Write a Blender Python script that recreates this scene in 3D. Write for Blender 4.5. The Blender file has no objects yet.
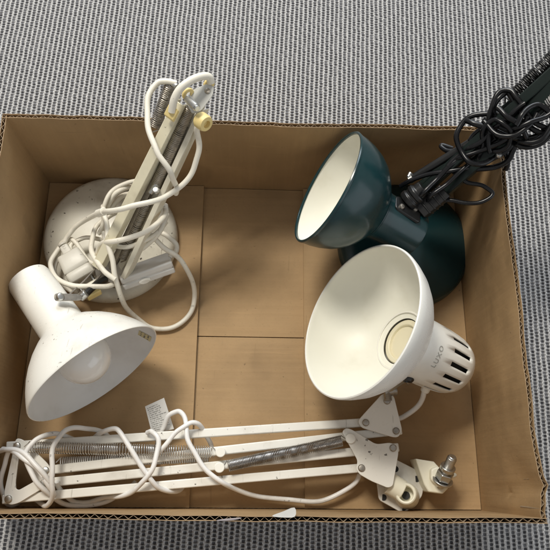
import bpy, math, random
from mathutils import Vector as V, Matrix, Euler
random.seed(7)
S = bpy.context.scene
COL = S.collection
PI = math.pi

# ------------------------------------------------------------------ camera
CAM_LOC = V((-0.0003, 0.0313, 0.7988))
CAM_ROT = Euler((0.3137, -0.0405, 0.0079), 'XYZ')
FPX = 635.08
CM = CAM_ROT.to_matrix()
cd = bpy.data.cameras.new('camera'); cam = bpy.data.objects.new('camera', cd); COL.objects.link(cam)
cam.location = CAM_LOC; cam.rotation_euler = CAM_ROT
cd.sensor_width = 36; cd.lens = 36 * FPX / 550; cd.clip_start = 0.02; cd.clip_end = 50
S.camera = cam

def pix(px, py, z):
    """world point at height z seen at photo pixel (px,py)"""
    d = CM @ V(((px - 275) / FPX, -(py - 275) / FPX, -1.0))
    return CAM_LOC + d * ((z - CAM_LOC.z) / d.z)
def ppx(p):
    """metres per photo pixel at p"""
    return -(CM.transposed() @ (p - CAM_LOC)).z / FPX
def facing(p, ix, iy, c):
    """unit normal at p: image direction (ix right, iy up), cosine c towards the camera"""
    t = (CAM_LOC - p).normalized()
    s = math.sqrt(max(0, 1 - c * c)); l = math.hypot(ix, iy)
    v = CM @ V((ix / l, iy / l, 0)); v = (v - t * v.dot(t)).normalized()
    return (v * s + t * c).normalized()

# ------------------------------------------------------------------ materials
def mat(name):
    m = bpy.data.materials.new(name); m.use_nodes = True
    nt = m.node_tree; b = nt.nodes['Principled BSDF']
    return m, nt, b
def N(nt, t, **kw):
    n = nt.nodes.new(t)
    for k, v in kw.items():
        if k.startswith('i_'): n.inputs[k[2:].replace('_', ' ')].default_value = v
        else: setattr(n, k, v)
    return n
def math_(nt, op, a, b=None, c=None):
    n = nt.nodes.new('ShaderNodeMath'); n.operation = op
    for i, x in enumerate((a, b, c)):
        if x is None: continue
        if isinstance(x, (int, float)): n.inputs[i].default_value = x
        else: nt.links.new(x, n.inputs[i])
    return n.outputs[0]
def mix(nt, f, a, b):
    n = nt.nodes.new('ShaderNodeMix'); n.data_type = 'RGBA'
    for i, x in ((0, f), (6, a), (7, b)):
        if isinstance(x, (int, float)): n.inputs[i].default_value = x
        elif isinstance(x, tuple): n.inputs[i].default_value = (*x, 1)
        else: nt.links.new(x, n.inputs[i])
    return n.outputs[2]
def ramp(nt, x, a, b):
    n = nt.nodes.new('ShaderNodeMapRange'); n.interpolation_type = 'SMOOTHSTEP'
    nt.links.new(x, n.inputs[0]); n.inputs[1].default_value = a; n.inputs[2].default_value = b
    return n.outputs[0]
def noise(nt, co, scale, detail=3, rough=.5):
    n = N(nt, 'ShaderNodeTexNoise'); n.inputs['Scale'].default_value = scale
    n.inputs['Detail'].default_value = detail; n.inputs['Roughness'].default_value = rough
    if co is not None: nt.links.new(co, n.inputs['Vector'])
    return n.outputs['Fac']
def coord(nt, scale=None):
    t = nt.nodes.new('ShaderNodeTexCoord').outputs['Object']
    if scale:
        m = nt.nodes.new('ShaderNodeMapping'); m.inputs['Scale'].default_value = scale
        nt.links.new(t, m.inputs['Vector']); t = m.outputs[0]
    return t
def bump(nt, b, h, strength, dist):
    n = N(nt, 'ShaderNodeBump'); n.inputs['Strength'].default_value = strength; n.inputs['Distance'].default_value = dist
    nt.links.new(h, n.inputs['Height']); nt.links.new(n.outputs[0], b.inputs['Normal'])

def paint(name, col, rough=.35, dirt=(.25, .2, .13), specks=.0, grime=.25, spec=.5, fine=0.0):
    m, nt, b = mat(name); co = coord(nt)
    g = noise(nt, co, 18, 5, .6)
    c = mix(nt, math_(nt, 'MULTIPLY', ramp(nt, g, .5, .78), grime), col, dirt)
    if specks:
        s = noise(nt, co, 170, 2, .5); big = noise(nt, co, 26, 2, .5)
        sc = noise(nt, coord(nt, (420, 30, 60)), 1.0, 2, .5)
        c = mix(nt, math_(nt, 'MULTIPLY', ramp(nt, sc, .70, .73), specks * .35), c, (.16, .13, .09))
        f = math_(nt, 'MULTIPLY', ramp(nt, s, .675, .72), ramp(nt, big, .45, .6))
        c = mix(nt, math_(nt, 'MULTIPLY', f, specks), c, (.06, .045, .03))
    nt.links.new(c, b.inputs['Base Color'])
    r = noise(nt, co, 60, 4, .6)
    nt.links.new(math_(nt, 'ADD', math_(nt, 'MULTIPLY', r, .22), rough - .11), b.inputs['Roughness'])
    b.inputs['Specular IOR Level'].default_value = spec
    bump(nt, b, noise(nt, co, 140, 3, .5), .12 + fine, .0006)
    return m
def metal(name, col, rough=.35, grime=.4):
    m, nt, b = mat(name); co = coord(nt)
    g = noise(nt, co, 90, 4, .6)
    nt.links.new(mix(nt, math_(nt, 'MULTIPLY', ramp(nt, g, .45, .7), grime), col, tuple(x * .35 for x in col)), b.inputs['Base Color'])
    b.inputs['Metallic'].default_value = 1
    nt.links.new(math_(nt, 'ADD', math_(nt, 'MULTIPLY', g, .3), rough - .15), b.inputs['Roughness'])
    return m

M = {}
M['white'] = paint('white enamel paint', (.78, .76, .70), .3, grime=.30, specks=.85)
M['shade_in'] = paint('white enamel inside shade', (.82, .83, .83), .35, grime=.15)
M['cream'] = paint('cream enamel paint', (.79, .775, .72), .28, grime=.10)
M['cream_in'] = paint('pale yellow enamel inside shade', (.81, .795, .70), .42, dirt=(.5, .44, .3), grime=.25, spec=.4)
M['cap'] = paint('ivory plastic', (.83, .81, .74), .33, grime=.12)
M['ivory'] = paint('yellowed ivory plastic', (.82, .78, .63), .38, grime=.2)
M['socket'] = paint('yellowed socket porcelain', (.74, .68, .50), .4, dirt=(.3, .24, .14), grime=.4)
M['aged'] = paint('aged cream paint', (.72, .68, .56), .4, grime=.45, specks=.7)
M['arm_aged'] = paint('aged cream arm paint', (.74, .69, .52), .42, grime=.45, specks=.6)
M['base_aged'] = paint('stained grey cream enamel', (.66, .635, .55), .38, dirt=(.24, .19, .12), grime=.5, specks=1.3)
M['cord_aged'] = paint('aged cream cord sheath', (.78, .74, .64), .48, grime=.6, specks=.5)
M['cord_white'] = paint('white cord sheath', (.80, .79, .77), .42, grime=.42, specks=.5)
M['plug'] = paint('grimy beige plug plastic', (.56, .53, .46), .42, grime=.55, specks=.5)
M['switch'] = paint('pale grey switch plastic', (.72, .71, .68), .4, grime=.25)
M['yellow'] = paint('yellowed nylon', (.78, .62, .27), .45, dirt=(.3, .2, .06), grime=.5)
M['teal'] = paint('dark teal enamel', (.007, .031, .035), .22, dirt=(.013, .050, .054), grime=.5, spec=.45)
M['teal_arm'] = paint('dark green arm paint', (.007, .013, .011), .34, dirt=(.016, .022, .02), grime=.5, spec=.3)
M['black'] = paint('black plastic', (.008, .008, .008), .36, dirt=(.025, .025, .025), grime=.4)
M['cord_black'] = paint('black cord sheath', (.005, .005, .006), .27, dirt=(.022, .021, .02), grime=.7, spec=.4)
M['steel'] = metal('bright zinc steel', (.62, .62, .60), .3, .35)
M['dullsteel'] = metal('dull brown grey steel', (.42, .385, .335), .45, .6)
M['springsteel'] = metal('grey spring steel', (.74, .72, .69), .3, .35)
M['greyspring'] = metal('darker grey spring steel', (.42, .40, .38), .36, .5)
M['blacksteel'] = metal('black oiled steel', (.07, .07, .07), .38, .5)
M['hole_shadow'] = paint('painted hole shadow', (.010, .009, .008), .6, grime=0)  # near black, paints the shadow inside holes and vent slots
M['paper'] = paint('white paper', (.76, .75, .72), .7, grime=.2, spec=.2)
M['pinkpaper'] = paint('pale pink paper', (.74, .66, .66), .7, grime=.3, spec=.2)
M['ink'] = paint('grey ink', (.22, .22, .21), .8, spec=.1)
M['fadedink'] = paint('worn grey lettering', (.42, .41, .37), .6, spec=.2)
M['stickerpaper'] = paint('yellowed sticker', (.66, .58, .34), .6)

def bulb_mat():
    m, nt, b = mat('frosted bulb glass')
    b.inputs['Base Color'].default_value = (.86, .85, .82, 1); b.inputs['Roughness'].default_value = .12
    b.inputs['Subsurface Weight'].default_value = .25; b.inputs['Subsurface Radius'].default_value = (.02, .02, .02)
    b.inputs['Coat Weight'].default_value = .4; b.inputs['Coat Roughness'].default_value = .04
    return m
M['bulb'] = bulb_mat()

def card(name, col=(.385, .250, .124), lines=(150, 150, 5)):
    m, nt, b = mat(name); co = coord(nt)
    fib = noise(nt, co, 420, 4, .65)
    blot = noise(nt, co, 7, 5, .6)
    strk = noise(nt, coord(nt, lines), 1.0, 3, .6)
    c = mix(nt, math_(nt, 'MULTIPLY', ramp(nt, blot, .35, .68), .8), col, tuple(x * .74 for x in col))
    c = mix(nt, math_(nt, 'MULTIPLY', ramp(nt, strk, .45, .75), .2), c, tuple(x * 1.18 for x in col))
    c = mix(nt, math_(nt, 'MULTIPLY', ramp(nt, fib, .55, .75), .35), c, tuple(x * .62 for x in col))
    st = noise(nt, co, 12.5, 3, .5)
    c = mix(nt, math_(nt, 'MULTIPLY', ramp(nt, st, .60, .70), .30), c, tuple(x * .5 for x in col))
    scuff = noise(nt, coord(nt, (9, 160, 60)), 1.0, 2, .5)
    c = mix(nt, math_(nt, 'MULTIPLY', ramp(nt, scuff, .68, .75), .14), c, tuple(min(1, x * 1.4) for x in col))
    scr = noise(nt, coord(nt, (260, 14, 14)), 1.0, 2, .5); scr2 = noise(nt, coord(nt, (16, 16, 300)), 1.0, 2, .5)
    for q in (scr, scr2): c = mix(nt, math_(nt, 'MULTIPLY', ramp(nt, q, .715, .745), .30), c, tuple(x * .55 for x in col))
    sp = noise(nt, co, 230, 2, .5)
    c = mix(nt, math_(nt, 'MULTIPLY', ramp(nt, sp, .74, .77), .6), c, tuple(x * .35 for x in col))
    nt.links.new(c, b.inputs['Base Color'])
    b.inputs['Roughness'].default_value = .68; b.inputs['Specular IOR Level'].default_value = .32
    h = math_(nt, 'ADD', math_(nt, 'MULTIPLY', strk, .8), math_(nt, 'MULTIPLY', fib, .25))
    big = noise(nt, co, 22, 4, .6); flu = noise(nt, coord(nt, tuple(x * .75 for x in lines)), 1.0, 1, .4)
    h = math_(nt, 'ADD', math_(nt, 'ADD', h, math_(nt, 'MULTIPLY', big, 2.2)), math_(nt, 'MULTIPLY', flu, .8))
    bump(nt, b, h, .30, .0014)
    return m
M['card'] = card('brown cardboard')
M['card_floor'] = card('brown cardboard bottom flap', (.425, .280, .142), (4, 150, 150))
M['card_edge'] = card('cut cardboard edge', (.36, .245, .14))
M['card_core'] = card('corrugated core paper', (.33, .245, .16))

def carpet_mat():
    m, nt, b = mat('grey woven carpet')
    t = nt.nodes.new('ShaderNodeTexCoord').outputs['Object']
    wob = N(nt, 'ShaderNodeTexNoise'); wob.inputs['Scale'].default_value = 45; wob.inputs['Detail'].default_value = 3
    nt.links.new(t, wob.inputs['Vector'])
    vm = N(nt, 'ShaderNodeVectorMath', operation='SUBTRACT'); nt.links.new(wob.outputs['Color'], vm.inputs[0]); vm.inputs[1].default_value = (.5, .5, .5)
    vs = N(nt, 'ShaderNodeVectorMath', operation='SCALE'); nt.links.new(vm.outputs[0], vs.inputs[0]); vs.inputs['Scale'].default_value = .0014
    va = N(nt, 'ShaderNodeVectorMath', operation='ADD'); nt.links.new(t, va.inputs[0]); nt.links.new(vs.outputs[0], va.inputs[1])
    sp = N(nt, 'ShaderNodeSeparateXYZ'); nt.links.new(va.outputs[0], sp.inputs[0])
    u = math_(nt, 'ADD', math_(nt, 'DIVIDE', sp.outputs[0], CARPET_U), math_(nt, 'MULTIPLY', sp.outputs[1], -6.0))
    uc = math_(nt, 'FLOOR', u); uf = math_(nt, 'SUBTRACT', math_(nt, 'SUBTRACT', u, uc), .5)
    odd = math_(nt, 'MODULO', math_(nt, 'ABSOLUTE', uc), 2.0)
    v = math_(nt, 'ADD', math_(nt, 'DIVIDE', sp.outputs[1], CARPET_V), math_(nt, 'MULTIPLY', odd, .5))
    vc = math_(nt, 'FLOOR', v); vf = math_(nt, 'SUBTRACT', math_(nt, 'SUBTRACT', v, vc), .5)
    cv = N(nt, 'ShaderNodeCombineXYZ'); nt.links.new(uc, cv.inputs[0]); nt.links.new(vc, cv.inputs[1])
    wn = N(nt, 'ShaderNodeTexWhiteNoise', noise_dimensions='2D'); nt.links.new(cv.outputs[0], wn.inputs['Vector'])
    rnd = wn.outputs['Value']
    # dark weft cell: a squarish patch in the middle of each column, crossed by thin grey yarns
    co = nt.nodes.new('ShaderNodeTexCoord').outputs['Object']
    fib = noise(nt, co, 900, 3, .7)
    mid = noise(nt, co, 330, 2, .5)
    jit = math_(nt, 'MULTIPLY', math_(nt, 'SUBTRACT', rnd, .5), .22)
    wob2 = math_(nt, 'MULTIPLY', math_(nt, 'SUBTRACT', fib, .5), .34)
    du = math_(nt, 'ABSOLUTE', math_(nt, 'ADD', math_(nt, 'MULTIPLY', math_(nt, 'ADD', uf, math_(nt, 'MULTIPLY', jit, .5)), 3.1), wob2))
    dv = math_(nt, 'ABSOLUTE', math_(nt, 'MULTIPLY', math_(nt, 'ADD', vf, jit), 2.35))
    d = math_(nt, 'POWER', math_(nt, 'ADD', math_(nt, 'POWER', du, 3.0), math_(nt, 'POWER', dv, 3.0)), .333)
    cell = math_(nt, 'MULTIPLY', math_(nt, 'SUBTRACT', 1.0, ramp(nt, d, .62, 1.06)), math_(nt, 'ADD', .72, math_(nt, 'MULTIPLY', mid, .36)))
    bridge = math_(nt, 'SUBTRACT', 1.0, ramp(nt, du, .75, 1.1))
    light = mix(nt, ramp(nt, fib, .3, .7), (.33, .325, .32), (.65, .64, .63))
    light = mix(nt, math_(nt, 'MULTIPLY', ramp(nt, mid, .5, .75), .55), light, (.27, .27, .285))
    light = mix(nt, math_(nt, 'MULTIPLY', bridge, .65), light, (.20, .198, .20))
    dark = mix(nt, ramp(nt, rnd, .45, 1.0), (.026, .026, .032), (.115, .115, .125))
    nt.links.new(mix(nt, cell, light, dark), b.inputs['Base Color'])
    b.inputs['Roughness'].default_value = .8; b.inputs['Specular IOR Level'].default_value = .3
    # yarn relief: columns stand up as round ridges crossed by short loops
    ridge = math_(nt, 'COSINE', math_(nt, 'MULTIPLY', uf, 2 * PI))
    loop = math_(nt, 'COSINE', math_(nt, 'MULTIPLY', vf, 2 * PI))
    h = math_(nt, 'SUBTRACT', math_(nt, 'MULTIPLY', math_(nt, 'ADD', ridge, math_(nt, 'MULTIPLY', loop, .8)), -.4), math_(nt, 'MULTIPLY', cell, .7))
    h = math_(nt, 'ADD', h, math_(nt, 'MULTIPLY', fib, .5))
    bump(nt, b, h, .8, .0022)
    return m
CARPET_U, CARPET_V = .0069, .0046
M['carpet'] = carpet_mat()

# ------------------------------------------------------------------ mesh helpers
class MB:
    def __init__(s): s.v = []; s.f = []; s.m = []
    def add(s, vs, fs, mi=0):
        o = len(s.v); s.v += [V(p) for p in vs]
        for f in fs: s.f.append(tuple(i + o for i in f)); s.m.append(mi)
        return s
    def build(s, name, mats, parent=None, smooth=35, bevel=0, seg=2, solid=0):
        me = bpy.data.meshes.new(name)
        off = world_of(parent) if parent else V((0, 0, 0))
        me.from_pydata([tuple(p - off) for p in s.v], [], s.f)
        if not isinstance(mats, (list, tuple)): mats = [mats]
        for x in mats: me.materials.append(M[x])
        for p, i in zip(me.polygons, s.m): p.material_index = i
        me.validate()
        import bmesh
        bm = bmesh.new(); bm.from_mesh(me); bmesh.ops.recalc_face_normals(bm, faces=bm.faces); bm.to_mesh(me); bm.free()
        me.shade_smooth(); me.set_sharp_from_angle(angle=math.radians(smooth))
        o = bpy.data.objects.new(name, me); COL.objects.link(o)
        if parent: o.parent = parent
        if solid:
            d = o.modifiers.new('solid', 'SOLIDIFY'); d.thickness = solid; d.offset = -1
        if bevel:
            d = o.modifiers.new('bevel', 'BEVEL'); d.width = bevel; d.segments = seg; d.limit_method = 'ANGLE'; d.angle_limit = math.radians(40)
        return o
def world_of(o):
    p = V((0, 0, 0))
    while o: p += o.location; o = o.parent
    return p
def thing(name, label, cat, loc, group=None):
    o = bpy.data.objects.new(name, None); COL.objects.link(o); o.location = loc; o.empty_display_size = .05
    o['label'] = label; o['category'] = cat
    if group: o['group'] = group
    return o
def frame(n):
    n = V(n).normalized()
    a = V((0, 0, 1)) if abs(n.z) < .9 else V((1, 0, 0))
    x = a.cross(n).normalized(); return x, n.cross(x), n
def spline(P, n=8, closed=False):
    P = [V(p) for p in P]; out = []
    L = len(P)
    g = (lambda i: P[i % L]) if closed else (lambda i: P[max(0, min(L - 1, i))])
    for i in range(L if closed else L - 1):
        a, b, c, d = g(i - 1), g(i), g(i + 1), g(i + 2)
        for k in range(n):
            t = k / n
            out.append(.5 * (2 * b + (c - a) * t + (2 * a - 5 * b + 4 * c - d) * t * t + (3 * b - a - 3 * c + d) * t ** 3))
    if not closed: out.append(P[-1])
    return out
def tube(mb, P, r, sides=10, closed=False, mi=0):
    n = len(P); rr = r if isinstance(r, (list, tuple)) else [r] * n
    T = [((P[(i + 1) % n] if closed else P[min(i + 1, n - 1)]) - (P[i - 1] if closed else P[max(i - 1, 0)])).normalized() for i in range(n)]
    x = frame(T[0])[0]; vs = []
    for i in range(n):
        x = (x - T[i] * x.dot(T[i])).normalized(); y = T[i].cross(x)
        for k in range(sides):
            a = 2 * PI * k / sides; vs.append(P[i] + (x * math.cos(a) + y * math.sin(a)) * rr[i])
    fs = []
    for i in range(n if closed else n - 1):
        j = (i + 1) % n
        for k in range(sides):
            l = (k + 1) % sides; fs.append((i * sides + k, i * sides + l, j * sides + l, j * sides + k))
    if not closed:
        fs.append(tuple(range(sides))); fs.append(tuple((n - 1) * sides + k for k in range(sides)))
    mb.add(vs, fs, mi); return mb
def cyl(mb, a, b, r, r2=None, sides=24, mi=0):
    a, b = V(a), V(b); tube(mb, [a, b], [r, r2 if r2 is not None else r], sides, False, mi); return mb
def lathe(mb, prof, o, ax, nseg=64, mis=None, skip=None, x0=None):
    """prof: (radius, distance along ax from o)"""
    x, y, n = frame(ax)
    if x0 is not None:
        x = (V(x0) - n * V(x0).dot(n)).normalized(); y = n.cross(x)
    o = V(o); vs = []; fs = {}
    for r, h in prof:
        for k in range(nseg):
            a = 2 * PI * k / nseg; vs.append(o + n * h + (x * math.cos(a) + y * math.sin(a)) * max(r, 1e-5))
    base = len(mb.v); mb.v += vs
    for i in range(len(prof) - 1):
        for k in range(nseg):
            if skip and skip(i, k): continue
            l = (k + 1) % nseg
            mb.f.append((base + i * nseg + k, base + i * nseg + l, base + (i + 1) * nseg + l, base + (i + 1) * nseg + k))
            mb.m.append(mis[i] if mis else 0)
    return mb
def box(mb, c, ax, ay, az, sx, sy, sz, mi=0):
    c = V(c); ax, ay, az = (V(a).normalized() for a in (ax, ay, az))
    vs = [c + ax * sx * i / 2 + ay * sy * j / 2 + az * sz * k / 2 for i in (-1, 1) for j in (-1, 1) for k in (-1, 1)]
    mb.add(vs, [(0, 1, 3, 2), (4, 6, 7, 5), (0, 4, 5, 1), (2, 3, 7, 6), (0, 2, 6, 4), (1, 5, 7, 3)], mi); return mb
def bar(mb, a, b, w, h, up=(0, 0, 1), mi=0):
    a, b = V(a), V(b); d = (b - a).normalized(); s = d.cross(V(up)).normalized(); u = s.cross(d)
    return box(mb, (a + b) / 2, d, s, u, (b - a).length, w, h, mi)
def channel(mb, a, b, w, h, t, up=(0, 0, 1), mi=0):
    """folded sheet channel, open downwards"""
    a, b = V(a), V(b); d = (b - a).normalized(); s = d.cross(V(up)).normalized(); u = s.cross(d)
    pr = [(-w / 2, -h / 2), (-w / 2, h / 2), (w / 2, h / 2), (w / 2, -h / 2), (w / 2 - t, -h / 2), (w / 2 - t, h / 2 - t), (-w / 2 + t, h / 2 - t), (-w / 2 + t, -h / 2)]
    vs = [p + s * x + u * y for p in (a, b) for x, y in pr]
    n = 8; fs = [(i, (i + 1) % n, n + (i + 1) % n, n + i) for i in range(n)]
    for o in (0, n): fs += [(o, o + 1, o + 6, o + 7), (o + 1, o + 2, o + 5, o + 6), (o + 2, o + 3, o + 4, o + 5)]
    return mb.add(vs, fs, mi)
def spring(mb, a, b, R, r, turns, spt=12, sides=6, mi=0, sag=0.0, end=.006):
    a, b = V(a), V(b); x, y, n = frame(b - a); L = (b - a).length
    P = [a + n * 0]
    m = int(turns * spt)
    for i in range(m + 1):
        t = i / m; th = 2 * PI * i / spt
        tt = t + (.006 * math.sin(t * 23 + turns) + .004 * math.sin(t * 61)) * math.sin(PI * t)
        P.append(a + n * (end + (L - 2 * end) * tt) + (x * math.cos(th) + y * math.sin(th)) * R - V((0, 0, 1)) * sag * math.sin(PI * t))
    P.append(b)
    return tube(mb, P, r, sides, False, mi)
def prism(mb, pts, n, t, mi=0, holes=None):
    """pts: world outline (planar-ish); thickness t downwards along -n"""
    n = V(n).normalized(); k = len(pts)
    vs = [V(p) for p in pts] + [V(p) - n * t for p in pts]
    fs = [tuple(range(k)), tuple(range(2 * k - 1, k - 1, -1))] + [(i, (i + 1) % k, k + (i + 1) % k, k + i) for i in range(k)]
    return mb.add(vs, fs, mi)
def rounded(pts, r, n=5):
    """round the corners of a planar polygon"""
    out = []; k = len(pts)
    for i in range(k):
        p, a, b = V(pts[i]), V(pts[i - 1]), V(pts[(i + 1) % k])
        rr = r[i] if isinstance(r, (list, tuple)) else r
        u, w = (a - p), (b - p); q = min(rr, u.length * .48, w.length * .48)
        s, e = p + u.normalized() * q, p + w.normalized() * q
        for j in range(n + 1):
            t = j / n; out.append(s * (1 - t) ** 2 + p * 2 * t * (1 - t) + e * t * t)
    return out
def ring_prism(mb, outer, inner, n, t, mi=0):
    n = V(n).normalized(); k = len(outer)
    vs = [V(p) for p in outer] + [V(p) for p in inner]; vs += [p - n * t for p in vs[:2 * k]]
    fs = []
    for i in range(k):
        j = (i + 1) % k
        fs += [(i, j, k + j, k + i), (2 * k + i, 3 * k + i, 3 * k + j, 2 * k + j), (i, 2 * k + i, 2 * k + j, j), (k + i, k + j, 3 * k + j, 3 * k + i)]
    return mb.add(vs, fs, mi)
def cordpath(L, n=10):
    return spline([pix(*p) for p in L], n)
def cord(mb, L, r, sides=10, n=10, jit=.0006):
    P = cordpath(L, n)
    k = random.random() * 9
    P = [p + V((math.sin(i * .31 + k), math.cos(i * .23 + k), math.sin(i * .17 + k))) * jit for i, p in enumerate(P)]
    return tube(mb, P, r, sides)
def rivet(mb, p, n, r, h=.0022, mi=0):
    lathe(mb, [(r, -.002), (r, h * .4), (r * .8, h * .85), (r * .45, h), (0, h)], p, n, 20, [mi] * 4)
    return mb

# ------------------------------------------------------------------ carpet
def carpet():
    mb = MB(); z = -.0118
    mb.add([(-2.5, -2, z), (2.5, -2, z), (2.5, 3, z), (-2.5, 3, z)], [(0, 1, 2, 3)])
    o = mb.build('carpet', 'carpet'); o['kind'] = 'structure'
    return o
carpet()

# ------------------------------------------------------------------ cardboard box
BW, BD, BH, BT = .56, .418, .162, .0050
def hash2(x, y):
    s = math.sin(x * 12.9898 + y * 78.233) * 43758.5453; return s - math.floor(s)
def vnoise(x, y):
    xi, yi = math.floor(x), math.floor(y); fx, fy = x - xi, y - yi
    fx = fx * fx * (3 - 2 * fx); fy = fy * fy * (3 - 2 * fy)
    a, b, c, d = hash2(xi, yi), hash2(xi + 1, yi), hash2(xi, yi + 1), hash2(xi + 1, yi + 1)
    return (a + (b - a) * fx) * (1 - fy) + (c + (d - c) * fx) * fy - .5

def wall(name, p0, p1, inward, root, seed, crease=None, label=None):
    """double liner wall with a fluted core that shows along its cut top edge"""
    p0, p1, inward = V(p0), V(p1), V(inward); d = (p1 - p0); L = d.length; d.normalize()
    mb = MB(); nx, nz = int(L / .008), 22; lt = .0006
    def disp(u, w):   # bow and ripples, in metres, along inward
        s = u / L
        e = min(1, 22 * s, 22 * (1 - s)) * min(1, w / BH * 1.6)
        q = .004 * vnoise(seed + u * 9, w * 14) + .0016 * vnoise(seed * 3 + u * 40, w * 60)
        if crease: q += crease(u, w)
        return (q + .0012 * vnoise(u * 24, seed) * (w / BH)) * e
    def top(u): return BH + .0030 * vnoise(u * 24, seed * 5.3) + .0016 * vnoise(u * 110, seed) - .004 * max(0, vnoise(u * 17, seed * 2.7) - .28)
    def sheet(off, sgn):
        vs = []; 
        for i in range(nx + 1):
            u = L * i / nx
            for j in range(nz + 1):
                w = -.011 + (top(u) + .011) * j / nz
                vs.append(p0 + d * u + V((0, 0, w)) + inward * (off + disp(u, max(0, w))))
        fs = [(i * (nz + 1) + j, (i + 1) * (nz + 1) + j, (i + 1) * (nz + 1) + j + 1, i * (nz + 1) + j + 1) for i in range(nx) for j in range(nz)]
        return vs, fs
    for off in (0, -BT):                       # each liner is a sheet of paper with its own thickness
        a, fa = sheet(off, 1); b, _ = sheet(off - lt if off == 0 else off + lt, 1)
        k = len(a); mb.add(a + b, fa + [tuple(reversed([q + k for q in f])) for f in fa], 0)
        e = [(i * (nz + 1) + nz) for i in range(nx + 1)]
        o = len(mb.v) - 2 * k
        for i in range(nx): mb.f.append((o + e[i], o + e[i + 1], o + e[i + 1] + k, o + e[i] + k)); mb.m.append(1)
    pitch = .0088; n = int(L / pitch) * 10; vs = []
    amp = BT / 2 - lt - .0002
    for th in (0.0, .0005):
        for i in range(n + 1):
            u = L * i / n; ph = 2 * PI * u / pitch + 2.2 * vnoise(u * 26, seed * 2) + .7 * vnoise(u * 170, seed)
            c = -BT / 2 + amp * (.92 + .2 * vnoise(u * 45, seed * 9)) * (math.sin(ph) + -.10 * math.sin(3 * ph)) / 1.0 * .92 + th - .00025
            t = top(u) - .0004 - .0034 * abs(vnoise(u * 150, seed + 4))
            for w in (t, t - .02, t - .045):
                vs.append(p0 + d * u + V((0, 0, w)) + inward * (c + disp(u, w)))
    fs = []; k = 3 * (n + 1)
    for i in range(n):
        for j in range(2):
            fs.append((i * 3 + j, (i + 1) * 3 + j, (i + 1) * 3 + j + 1, i * 3 + j + 1))
            fs.append((k + i * 3 + j, k + i * 3 + j + 1, k + (i + 1) * 3 + j + 1, k + (i + 1) * 3 + j))
        fs.append((i * 3, i * 3 + 3, k + i * 3 + 3, k + i * 3))
    mb.add(vs, fs, 2)
    o = mb.build(name, ['card', 'card_edge', 'card_core'], root, smooth=50)
    if label: o['label'] = label
    return o

def make_box():
    root = thing('cardboard_box', 'open brown corrugated cardboard box standing on the grey carpet, holding three old lamps', 'box', V((0, BD / 2, -.011)))
    w = BW / 2
    def crease(u, z):       # dents near the front right corner of the right hand wall
        return -.0045 * math.exp(-((u - .026 - .10 * (z - .09)) / .006) ** 2) * min(1, z / .05) + .0035 * math.exp(-((u - .013 + .06 * (z - .1)) / .0045) ** 2) \
               - .003 * math.exp(-((u - .045) / .012) ** 2 - ((z - .12) / .03) ** 2)
    wall('front_wall', (-w - BT, 0, 0), (w + BT, 0, 0), (0, 1, 0), root, 3.1)
    wall('back_wall', (w + BT, BD, 0), (-w - BT, BD, 0), (0, -1, 0), root, 8.7)
    wall('side_wall', (-w, BD + .0028, 0), (-w, -.0028, 0), (1, 0, 0), root, 5.2)
    wall('side_wall', (w, -.0028, 0), (w, BD + .0028, 0), (-1, 0, 0), root, 12.9, crease)
    # bottom: two long outer flaps meeting in the middle, two short inner flaps on top of them
    def flap(x0, x1, y0, y1, zt, seed):
        mb = MB(); nx, ny = 40, 40; t = .0048; vs = []
        for s in (0, 1):
            for i in range(nx + 1):
                for j in range(ny + 1):
                    x = x0 + (x1 - x0) * i / nx; y = y0 + (y1 - y0) * j / ny
                    e = min(1, i / 2, (nx - i) / 2, j / 2, (ny - j) / 2)
                    vs.append((x, y, zt - s * t + (.0016 * (1 + 1.2 * vnoise(y * 11, seed)) * math.exp(-min(x - x0 if x0 > -w + .01 else 9, x1 - x if x1 < w - .01 else 9) / .03)) + (1 - s) * (.0009 * vnoise(x * 14 + seed, y * 14) - (.0006 if e < .6 else 0))))
        k = (nx + 1) * (ny + 1); fs = []
        for i in range(nx):
            for j in range(ny):
                a = i * (ny + 1) + j; f = (a, a + ny + 1, a + ny + 2, a + 1)
                fs += [f, tuple(reversed([q + k for q in f]))]
        B = [i * (ny + 1) for i in range(nx + 1)] + [nx * (ny + 1) + j for j in range(1, ny + 1)] + [i * (ny + 1) + ny for i in range(nx - 1, -1, -1)] + [j for j in range(ny - 1, 0, -1)]
        for q in range(len(B)):
            a, b = B[q], B[(q + 1) % len(B)]; fs.append((a, b, b + k, a + k))
        mb.add(vs, fs); return mb.build('bottom_flap', 'card_floor', root, smooth=40)
    pl = pix(197, 337, 0); ymid = pix(250, 337, -.005).y
    xl = pl.x; xr = pix(305, 495, 0).x
    g = .0008
    flap(-w + g, xl, g, BD - g, 0, 1.0); flap(xr, w - g, g, BD - g, 0, 2.0)
    flap(-w + g, w - g, g, ymid - .0006, -.0052, 3.0); flap(-w + g, w - g, ymid + .0006, BD - g, -.0052, 4.0)
    # scraps of torn paper still glued to the front rim
    def scrap(P, mt, zz):
        mb = MB(); P = [pix(*p) for p in P]
        P = spline(P, 3, True); prism(mb, [p + V((0, 0, .0006 * vnoise(i * .9, zz))) for i, p in enumerate(P)], (0, 0, 1), .0003)
        return mb.build('torn_paper', mt, root, smooth=60)
    scrap([(272, 516, .1645), (283, 511.5, .166), (294.5, 507.5, .168), (295, 516.5, .165), (284, 517.5, .1640)], 'paper', 1)
    scrap([(216, 520.5, .1635), (225, 518.8, .1645), (241, 517.6, .165), (238, 519.3, .1640), (226, 521, .163)], 'pinkpaper', 2)
    return root
make_box()

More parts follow.
